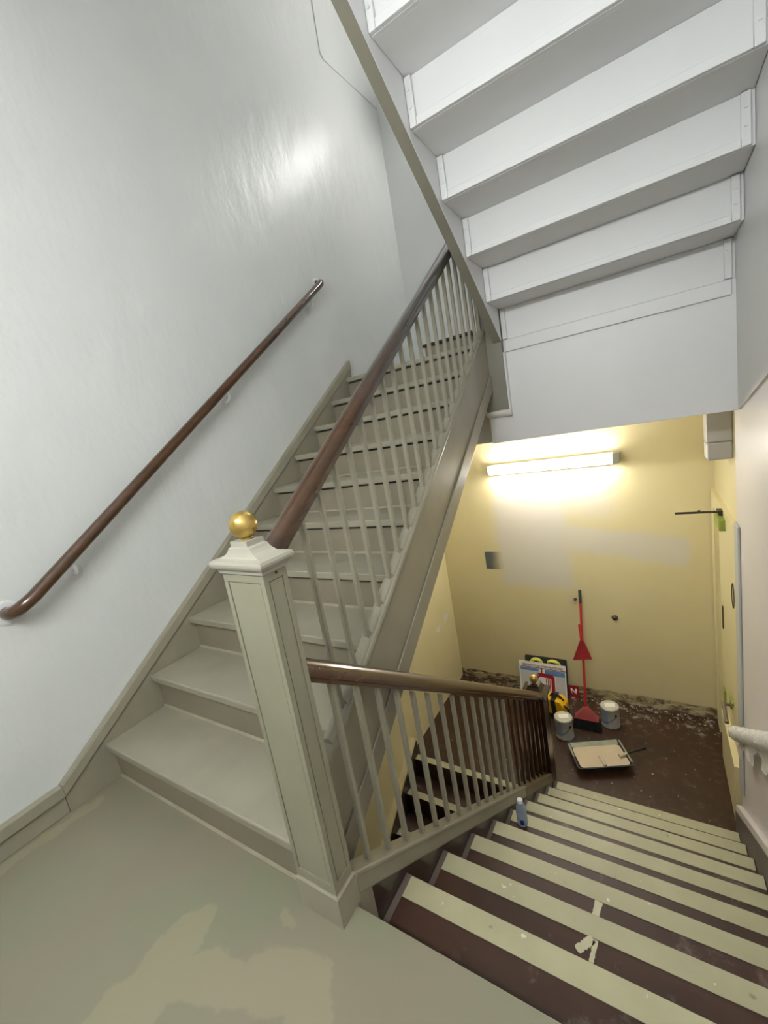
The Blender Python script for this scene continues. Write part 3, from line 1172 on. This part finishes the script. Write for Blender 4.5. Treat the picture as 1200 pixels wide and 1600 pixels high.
box(bm, XRY - 0.045, XRY - 0.0065, DY0 + 0.02, DY1 - 0.30, ZF + 0.003, -1.33, 0.003)
obj('kick_panel', bm, 'yellowtrim', dr)
# door closer with arm
bm = B()
box(bm, 2.425, XRY - 0.0065, 2.80, 3.06, 0.265, 0.345, 0.006)
dc = obj('door_closer', bm, 'lime', dr)
bm = B()
tube(bm, [(2.455, 2.92, 0.346), (2.455, 2.92, 0.368)], 0.02, 12)
tube(bm, [(2.46, 2.92, 0.372), (2.33, 2.91, 0.374), (2.19, 2.90, 0.376)], 0.008, 8)
box(bm, 2.43, 2.475, 2.90, 2.98, 0.362, 0.382, 0.003)
tube(bm, [(2.33, 2.91, 0.374), (2.33, 2.91, 0.39)], 0.008, 8)
sub('closer_arm', bm, 'iron', dc)
bm = B()
box(bm, 2.445, 2.475, 3.0, 3.03, 0.215, 0.264, 0.004)
sub('closer_hook', bm, 'iron', dc)
bm = B()
tube(bm, [(XRY - 0.007, 2.72 + 0.045 * math.cos(a * math.pi / 12), -0.16 + 0.085 * math.sin(a * math.pi / 12)) for a in range(25)], 0.004, 8)
obj('ring_outline', bm, 'iron', dr)
bm = B()
box(bm, XRY - 0.013, XRY - 0.0065, 3.24, 3.27, -0.67, -0.48, 0.003)
obj('latch_plate', bm, 'iron', dr)
bm = B()
lathe(bm, [(0.03, 0), (0.03, -0.01), (0.012, -0.012), (0.012, -0.05)], (XRY - 0.0065, 2.90, -1.11), 20, 'x')
tube(bm, [(XRY - 0.055, 2.90, -1.10), (XRY - 0.06, 2.70, -1.125)], 0.013, 10)
lv = obj('lever_handle', bm, 'bare', dr, True)
bm = B()
box(bm, XRY - 0.02, XRY - 0.0065, 2.80, 2.93, -1.06, -1.03, 0.003)
sub('green_plate', bm, 'lime', lv)
bm = B()
box(bm, XRY - 0.018, XRY - 0.0065, 3.2, 3.27, -1.33, -1.20, 0.003)
obj('green_hinge', bm, 'lime', dr)

gb = thing('wall_box', 'grey box hanging from the lobby ceiling by the right wall', 'box', (2.42, 2.72, 0.775))
bm = B()
box(bm, 2.362, XRY - 0.0005, 2.64, 2.82, 0.885, 1.499, 0.008)
box(bm, 2.362, XRY - 0.0005, 2.64, 2.82, 0.775, 0.8845, 0.010)
obj('body', bm, 'greybox', gb)

for (x, z, r_, lab) in ((1.346, -0.674, 0.014, 'tiny dark knob on the yellow wall left of the broom tip'),
                        (1.69, -0.845, 0.028, 'dark bronze door stop on the yellow wall right of the broom')):
    bm = B()
    lathe(bm, [(r_, 0), (r_ * 1.05, -0.006), (r_ * 0.8, -0.016), (r_ * 0.6, -0.03), (r_ * 0.4, -0.034)], (x, YF, z), 24, 'y')
    tag(obj('wall_bumper', bm, 'iron', None, True), lab, 'knob')


# ------------------------------------------------------------------ broom with dustpan
br = thing('broom', 'red long handled broom leaning on the yellow lobby wall', 'broom', (1.425, 3.16, ZF))
HA, HB = Vector((1.425, 3.185, -1.60)), Vector((1.398, 3.615, -0.56))
bm = B()
tube(bm, [HA, HA.lerp(HB, 0.5), HA.lerp(HB, 0.885)], 0.0115, 12)
obj('handle', bm, 'red', br, True)
bm = B()
tube(bm, [HA.lerp(HB, 0.885), HA.lerp(HB, 0.99), HB], [0.0135, 0.0145, 0.010], 12)
obj('grip', bm, 'black', br, True)
bm = B()
for (hw0, hw1, yy0, yy1, z0, z1) in ((0.105, 0.06, 0.04, 0.03, -1.675, -1.625), (0.06, 0.016, 0.03, 0.014, -1.625, -1.575)):
    v = []
    for hw, hy, z in ((hw0, yy0, z0), (hw1, yy1, z1)):
        v.append([bm.verts.new((1.428 + sx * hw, 3.165 + sy_ * hy + (z + 1.675) * 0.2, z)) for sx, sy_ in ((-1, -1), (1, -1), (1, 1), (-1, 1))])
    for i in range(4):
        bm.faces.new((v[0][i], v[0][(i + 1) % 4], v[1][(i + 1) % 4], v[1][i]))
    bm.faces.new(v[0][::-1])
    bm.faces.new(v[1])
obj('head', bm, 'pinkclear', br)
bm = B()
rb = random.Random(9)
for i in range(26):
    for j in range(5):
        x = 1.428 + (-0.102 + 0.204 * i / 25)
        y = 3.165 - 0.034 + 0.068 * j / 4
        fx = 1.428 + (x - 1.428) * 1.18 + rb.uniform(-1, 1) * 0.004
        tube(bm, [(x, y, -1.676), (fx, y - 0.012 + rb.uniform(-1, 1) * 0.004, -1.7795)], [0.0055, 0.0062], 5)
obj('bristles', bm, 'bristle', br)

dp = thing('dustpan', 'red dustpan clipped upside down on the broom handle', 'dustpan', (1.36, 3.40, -1.2))
ax = (HB - HA).normalized()
sd = Vector((1, 0, 0))
sd = (sd - ax * sd.dot(ax)).normalized()
nn = ax.cross(sd).normalized()
if nn.y > 0:
    nn = -nn
O_ = HA.lerp(HB, 0.405) + nn * 0.016 - sd * 0.002
bm = B()
pw = [(-0.088, -0.012), (0.080, 0.012), (0.045, 0.11), (0.018, 0.175), (0.008, 0.195), (-0.012, 0.195), (-0.020, 0.17), (-0.05, 0.09)]
prism(bm, [O_ + sd * a + ax * b for a, b in pw], nn * 0.004)
pan = obj('pan', bm, 'redclear', dp)
bm = B()
for (a0, b0, a1, b1) in ((-0.088, -0.012, -0.05, 0.09), (-0.05, 0.09, -0.020, 0.17), (0.080, 0.012, 0.045, 0.11), (0.045, 0.11, 0.018, 0.175)):
    p, q = O_ + sd * a0 + ax * b0, O_ + sd * a1 + ax * b1
    prism(bm, [p, q, q + nn * 0.028, p + nn * 0.010], sd * 0.004)
sub('side_lip', bm, 'red', pan)
bm = B()
tube(bm, [O_ + ax * 0.185 + nn * 0.004 - sd * 0.002, O_ + ax * 0.25 + nn * 0.004 - sd * 0.008, O_ + ax * 0.335 + nn * 0.006 - sd * 0.016], [0.012, 0.011, 0.010], 10)
obj('handle', bm, 'red', dp, True)


# ------------------------------------------------------------------ paint cans
def paint_can(label, x, y, rz):
    t = thing('paint_can', label, 'paint can', (x, y, ZF), (0, 0, rz), 'paint cans on the lobby floor', world=False)
    bm = B()
    lathe(bm, [(0.078, 0), (0.0815, 0.002), (0.0815, 0.006), (0.079, 0.010), (0.079, 0.182), (0.0815, 0.186), (0.0815, 0.193), (0.078, 0.195)], (0, 0, 0), 48)
    b = obj('body', bm, 'canbody', t, True)
    bm = B()
    lathe(bm, [(0.074, 0.1952), (0.074, 0.199), (0.068, 0.199), (0.066, 0.1965), (0.001, 0.1965)], (0, 0, 0), 48)
    l_ = obj('lid', bm, 'canlid', t, True)
    bm = B()
    box(bm, -0.04, 0.045, -0.03, 0.03, 0.1992, 0.2004)
    sub('paper_label', bm, 'paper', l_)
    # printed band on one side
    bm = B()
    n = 16
    ring = []
    for z in (0.04, 0.165):
        ring.append([bm.verts.new((0.0797 * math.cos(a), 0.0797 * math.sin(a), z)) for a in [math.radians(150 + 100 * i / n) for i in range(n + 1)]])
    for i in range(n):
        bm.faces.new((ring[0][i], ring[0][i + 1], ring[1][i + 1], ring[1][i]))
    sub('printed_band', bm, 'canblue', b)
    for a in (math.radians(300), math.radians(120)):
        bm = B()
        lathe(bm, [(0.013, 0), (0.013, 0.004), (0.007, 0.008)], (0, 0, 0), 16, 'x')
        bmesh.ops.rotate(bm, verts=bm.verts[:], cent=(0, 0, 0), matrix=Matrix.Rotation(a, 3, 'Z'))
        bmesh.ops.translate(bm, verts=bm.verts[:], vec=(0.079 * math.cos(a), 0.079 * math.sin(a), 0.135))
        obj('handle_ear', bm, 'iron', t)
    bm = B()
    a0, a1 = math.radians(300), math.radians(120)
    p = []
    for i in range(17):
        f = i / 16
        a = a0 - math.pi * f
        p.append((0.089 * math.cos(a), 0.089 * math.sin(a), 0.135 - 0.085 * math.sin(math.pi * f)))
    tube(bm, p, 0.0018, 6)
    obj('wire_handle', bm, 'iron', t)


paint_can('closed paint can beside the dark lobby newel, nearer the stairs', 1.252, 2.995, 0.35)
paint_can('closed paint can right of the broom, nearer the far wall', 1.618, 3.285, 0.2)

# ------------------------------------------------------------------ roller tray
tr = thing('paint_tray', 'dark roller tray full of beige paint on the lobby floor', 'paint tray', (1.568, 2.772, ZF), (0, 0, math.radians(25.8)), world=False)


def rrect(hx, hy, r, z, n=6, cx=0, cy=0):
    p = []
    for sx, sy_, a0 in ((1, 1, 0), (-1, 1, 90), (-1, -1, 180), (1, -1, 270)):
        for i in range(n + 1):
            a = math.radians(a0 + 90 * i / n)
            p.append((cx + sx * (hx - r) + r * math.cos(a), cy + sy_ * (hy - r) + r * math.sin(a), z))
    return p


bm = B()
rings = [[bm.verts.new(p) for p in q] for q in (
    rrect(0.175, 0.115, 0.03, 0.0), rrect(0.205, 0.142, 0.03, 0.066), rrect(0.224, 0.158, 0.035, 0.074), rrect(0.226, 0.160, 0.035, 0.082),
    rrect(0.212, 0.148, 0.03, 0.082), rrect(0.206, 0.142, 0.03, 0.074), rrect(0.18, 0.118, 0.025, 0.012))]
for a, b in zip(rings, rings[1:]):
    for i in range(len(a)):
        bm.faces.new((a[i], a[(i + 1) % len(a)], b[(i + 1) % len(a)], b[i]))
bm.faces.new(rings[0][::-1])
bm.faces.new(rings[-1])
bmesh.ops.recalc_face_normals(bm, faces=bm.faces[:])
tb = obj('tray_body', bm, 'tray', tr, True)
bm = B()
ps = rrect(0.198, 0.120, 0.028, 0.060, 6, 0.002, -0.018)
prism(bm, [(x, y, z + (0.010 if y < 0 else 0.0)) for x, y, z in ps], (0, 0, 0.004))
obj('paint', bm, 'wetpaint', tr)
bm = B()
prism(bm, [(-0.196, 0.103, 0.064), (0.196, 0.103, 0.064), (0.2, 0.140, 0.080), (-0.2, 0.140, 0.080)], (0, -0.001, 0.002))
prism(bm, [(-0.222, -0.02, 0.0825), (-0.206, -0.02, 0.0825), (-0.206, 0.13, 0.0825), (-0.222, 0.13, 0.0825)], (0, 0, 0.001))
prism(bm, [(0.208, -0.12, 0.0825), (0.222, -0.12, 0.0825), (0.222, 0.13, 0.0825), (0.208, 0.13, 0.0825)], (0, 0, 0.001))
obj('dried_paint', bm, 'traygreen', tr)

pb = thing('paint_brush', 'paint brush with black handle lying over the right rim of the tray', 'paint brush', (1.80, 2.85, -1.69))
bm = B()
tube(bm, [(1.775, 2.835, -1.690), (1.83, 2.882, -1.692), (1.905, 2.955, -1.696)], [0.007, 0.008, 0.011], 10)
obj('handle', bm, 'black', pb, True)
bm = B()
tube(bm, [(1.72, 2.79, -1.698), (1.775, 2.835, -1.690)], [0.018, 0.010], 10)
obj('bristles', bm, 'wetpaint', pb, True)
sp = thing('paint_roller', 'small roller sleeve half sunk in the beige paint of the tray', 'paint roller', (1.6, 2.68, -1.70))
bm = B()
tube(bm, [(1.575, 2.745, -1.709), (1.60, 2.70, -1.706), (1.628, 2.645, -1.700)], [0.012, 0.015, 0.013], 14)
obj('sleeve', bm, 'wetpaint', sp, True)

# ------------------------------------------------------------------ signs leaning on the far wall
def lean(name, label, x0, x1, yb, top_y, hgt, group=None):
    a = math.asin((top_y - yb) / hgt)
    return thing(name, label, 'sign', ((x0 + x1) / 2, yb, ZF + 0.001), (-a, 0, 0), group, world=False)


def flat(bm_, z):
    """text in XY -> upright in XZ facing -y"""
    for v in bm_.verts:
        v.co = Vector((v.co.x, -v.co.z, v.co.y + z))
    return bm_


bs = lean('floor_sign', 'black sign board with yellow numerals behind the poster', 0.768, 1.205, 3.555, 3.628, 0.415)
hw = 0.2185
bm = B()
ps = rrect(hw, 0.205, 0.018, 0)
prism(bm, [(x, 0, y + 0.205) for x, y, z in ps], (0, 0.006, 0))
obj('board', bm, 'signblack', bs)
bm = text_mesh('02', 0.25, 0.002, 0.004)
for v in bm.verts:
    v.co.x *= 1.08
flat(bm, 0.145)
for v in bm.verts:
    v.co.y -= 0.0003
obj('numerals', bm, 'digit', bs)

po = lean('evacuation_poster', 'white emergency evacuation poster with red lines leaning before the black board', 0.722, 1.205, 3.47, 3.545, 0.385)
hw = 0.2415
bm = B()
box(bm, -hw, hw, 0, 0.005, 0, 0.385)
obj('board', bm, 'paper', po)
bm = text_mesh('EMERGENCY EVACUATION PROCEDURES', 0.022, 0.001, 0.012)
xs_ = [v.co.x for v in bm.verts]
k_ = 0.42 / (max(xs_) - min(xs_))
for v in bm.verts:
    v.co.x *= k_
flat(bm, 0.336)
for v in bm.verts:
    v.co.y -= 0.0003
obj('heading', bm, 'signdark', po)
bm = B()
box(bm, -hw, hw, -0.0013, -0.0003, 0.322, 0.329)
box(bm, -0.012, 0.002, -0.0013, -0.0003, 0.275, 0.322)
obj('red_rule', bm, 'signdark', po)
bm = B()
box(bm, -hw + 0.012, -0.035, -0.0013, -0.0003, 0.285, 0.318)
box(bm, 0.03, hw - 0.012, -0.0013, -0.0003, 0.262, 0.318)
obj('blue_sky', bm, 'signblue', po)
bm = B()
box(bm, -hw + 0.012, -0.04, -0.0013, -0.0003, 0.02, 0.284)
obj('grey_building', bm, 'signgrey', po)
bm = B()
box(bm, 0.135, hw - 0.012, -0.0013, -0.0003, 0.02, 0.261)
obj('grey_building', bm, 'signgrey', po)
bm = B()
prism(bm, [(-0.06, -0.0013, 0.20), (-0.06, -0.0013, 0.275), (0.10, -0.0013, 0.275), (0.125, -0.0013, 0.245), (0.125, -0.0013, 0.02), (0.09, -0.0013, 0.02), (0.09, -0.0013, 0.225), (-0.02, -0.0013, 0.235)], (0, 0.001, 0))
for i in range(3):
    box(bm, 0.035 + 0.018 * i, 0.043 + 0.018 * i, -0.0013, -0.0003, 0.03, 0.222)
obj('red_figure', bm, 'signred', po)

ns = lean('floor_sign', 'small red sign showing a white N at the foot of the far wall', 1.01, 1.305, 3.585, 3.60, 0.125)
bm = B()
ps = rrect(0.1475, 0.0625, 0.01, 0)
prism(bm, [(x, 0, y + 0.0625) for x, y, z in ps], (0, 0.004, 0))
obj('board', bm, 'signred', ns)
bm = text_mesh('N', 0.062, 0.001, 0.035)
flat(bm, 0.034)
for v in bm.verts:
    v.co.x += 0.095
    v.co.y -= 0.0003
obj('letter', bm, 'paper', ns)

# ------------------------------------------------------------------ yellow and black jobsite tool
tl = thing('power_tool', 'yellow and black jobsite tool box with carrying handle behind the newel', 'tool', (1.135, 3.27, ZF), (0, 0, -0.12), world=False)
bm = B()
prism_pts = [(-0.10, 0.03), (-0.10, 0.15), (-0.075, 0.19), (0.06, 0.19), (0.10, 0.14), (0.10, 0.03)]
prism(bm, [(x, -0.07, z) for x, z in prism_pts], (0, 0.14, 0), 0.008)
obj('body', bm, 'toolyellow', tl)
bm = B()
box(bm, -0.108, 0.108, -0.078, 0.078, 0.0, 0.045, 0.008)
prism(bm, [(-0.112, -0.074, 0.03), (-0.112, -0.074, 0.10), (0.0, -0.074, 0.02)], (0, 0.004, 0))
obj('base', bm, 'black', tl)
bm = B()
prism(bm, [(-0.022, -0.076, 0.04), (0.028, -0.076, 0.04), (0.012, -0.076, 0.2), (-0.032, -0.076, 0.2)], (0, 0.152, 0), 0.004)
obj('centre_band', bm, 'black', tl)
bm = B()
tube(bm, arc_pts((-0.05, 0.0, 0.18), (-0.02, 0, 0.29), (0.075, 0.0, 0.17), 12), 0.012, 10)
obj('carry_handle', bm, 'black', tl, True)
bm = B()
tube(bm, arc_pts((0.09, -0.05, 0.15), (0.165, -0.06, 0.14), (0.125, -0.06, 0.006), 12), 0.010, 10)
obj('hose', bm, 'black', tl, True)
bm = B()
box(bm, -0.085, -0.045, -0.0785, -0.0705, 0.09, 0.15, 0.003)
obj('switch_plate', bm, 'canlid', tl)

# ------------------------------------------------------------------ water bottle on the fifth step
wb = thing('water_bottle', 'small clear water bottle with white cap standing on the stairs', 'bottle', (1.393, 1.195, -5 * R + 0.0024), world=False)
bm = B()
lathe(bm, [(0.020, 0), (0.026, 0.003), (0.028, 0.012), (0.028, 0.03), (0.0268, 0.034), (0.0268, 0.038), (0.028, 0.042), (0.028, 0.085), (0.0268, 0.089), (0.028, 0.094), (0.026, 0.108), (0.019, 0.124), (0.012, 0.132), (0.0115, 0.138)], (0, 0, 0), 32)
obj('body', bm, 'bottle', wb, True)
bm = B()
lathe(bm, [(0.0145, 0.134), (0.0145, 0.150), (0.013, 0.152)], (0, 0, 0), 24)
obj('cap', bm, 'cap', wb, True)
bm = B()
n = 8
ring = []
for z in (0.014, 0.046):
    ring.append([bm.verts.new((0.0286 * math.cos(a), 0.0286 * math.sin(a), z)) for a in [math.radians(-96 + 40 * i / n) for i in range(n + 1)]])
for i in range(n):
    bm.faces.new((ring[0][i], ring[0][i + 1], ring[1][i + 1], ring[1][i]))
obj('label_patch', bm, 'bluelabel', wb)

# ------------------------------------------------------------------ tote on the upper landing
tt = thing('storage_box', 'low grey box with dark rim on the upper landing behind the balusters', 'box', (0.6, 3.2, ZU))
bm = B()
box(bm, 0.37, 0.82, 3.05, 3.35, ZU + 0.0005, 1.985, 0.012)
obj('body', bm, 'riser', tt)
bm = B()
box(bm, 0.355, 0.835, 3.035, 3.365, 1.986, 2.012, 0.006)
obj('rim', bm, 'black', tt)

# ------------------------------------------------------------------ plaster rubble along the stripped wall foot
bm = B()
rc = random.Random(21)
for i in range(260):
    x = rc.uniform(0.05, 2.44)
    y = YF - abs(rc.gauss(0, 0.10)) - 0.012
    s = rc.uniform(0.0015, 0.006) * (1.6 if rc.random() < 0.08 else 1)
    if (0.7 < x < 1.32 and y > 3.44) or math.hypot(x - 1.618, y - 3.285) < 0.1:
        continue
    v0 = len(bm.verts)
    m = Matrix.Translation((x, y, ZF + s * 0.35)) @ Matrix.Rotation(rc.uniform(0, 6), 4, 'Z') @ Matrix.Diagonal((s * rc.uniform(0.7, 1.8), s, s * 0.5, 1))
    bmesh.ops.create_icosphere(bm, subdivisions=1, radius=1, matrix=m)
tag(obj('plaster_rubble', bm, 'chip'), 'white plaster crumbs scattered along the foot of the yellow wall', 'rubble', None, 'stuff')
bm = B()
n = 60
lo_, hi_ = [], []
for i in range(n + 1):
    x = 0.0 + 2.44 * i / n
    lo_.append((x, YF - 0.001, ZF + 0.001))
    hi_.append((x, YF - 0.001, ZF + 0.07 + rc.uniform(-0.03, 0.02)))
prism(bm, lo_ + hi_[::-1], (0, -0.008, 0))
struct('trim_1', bm, 'rawplaster')

for o in OFFS:
    if '_off' in o:
        del o['_off']
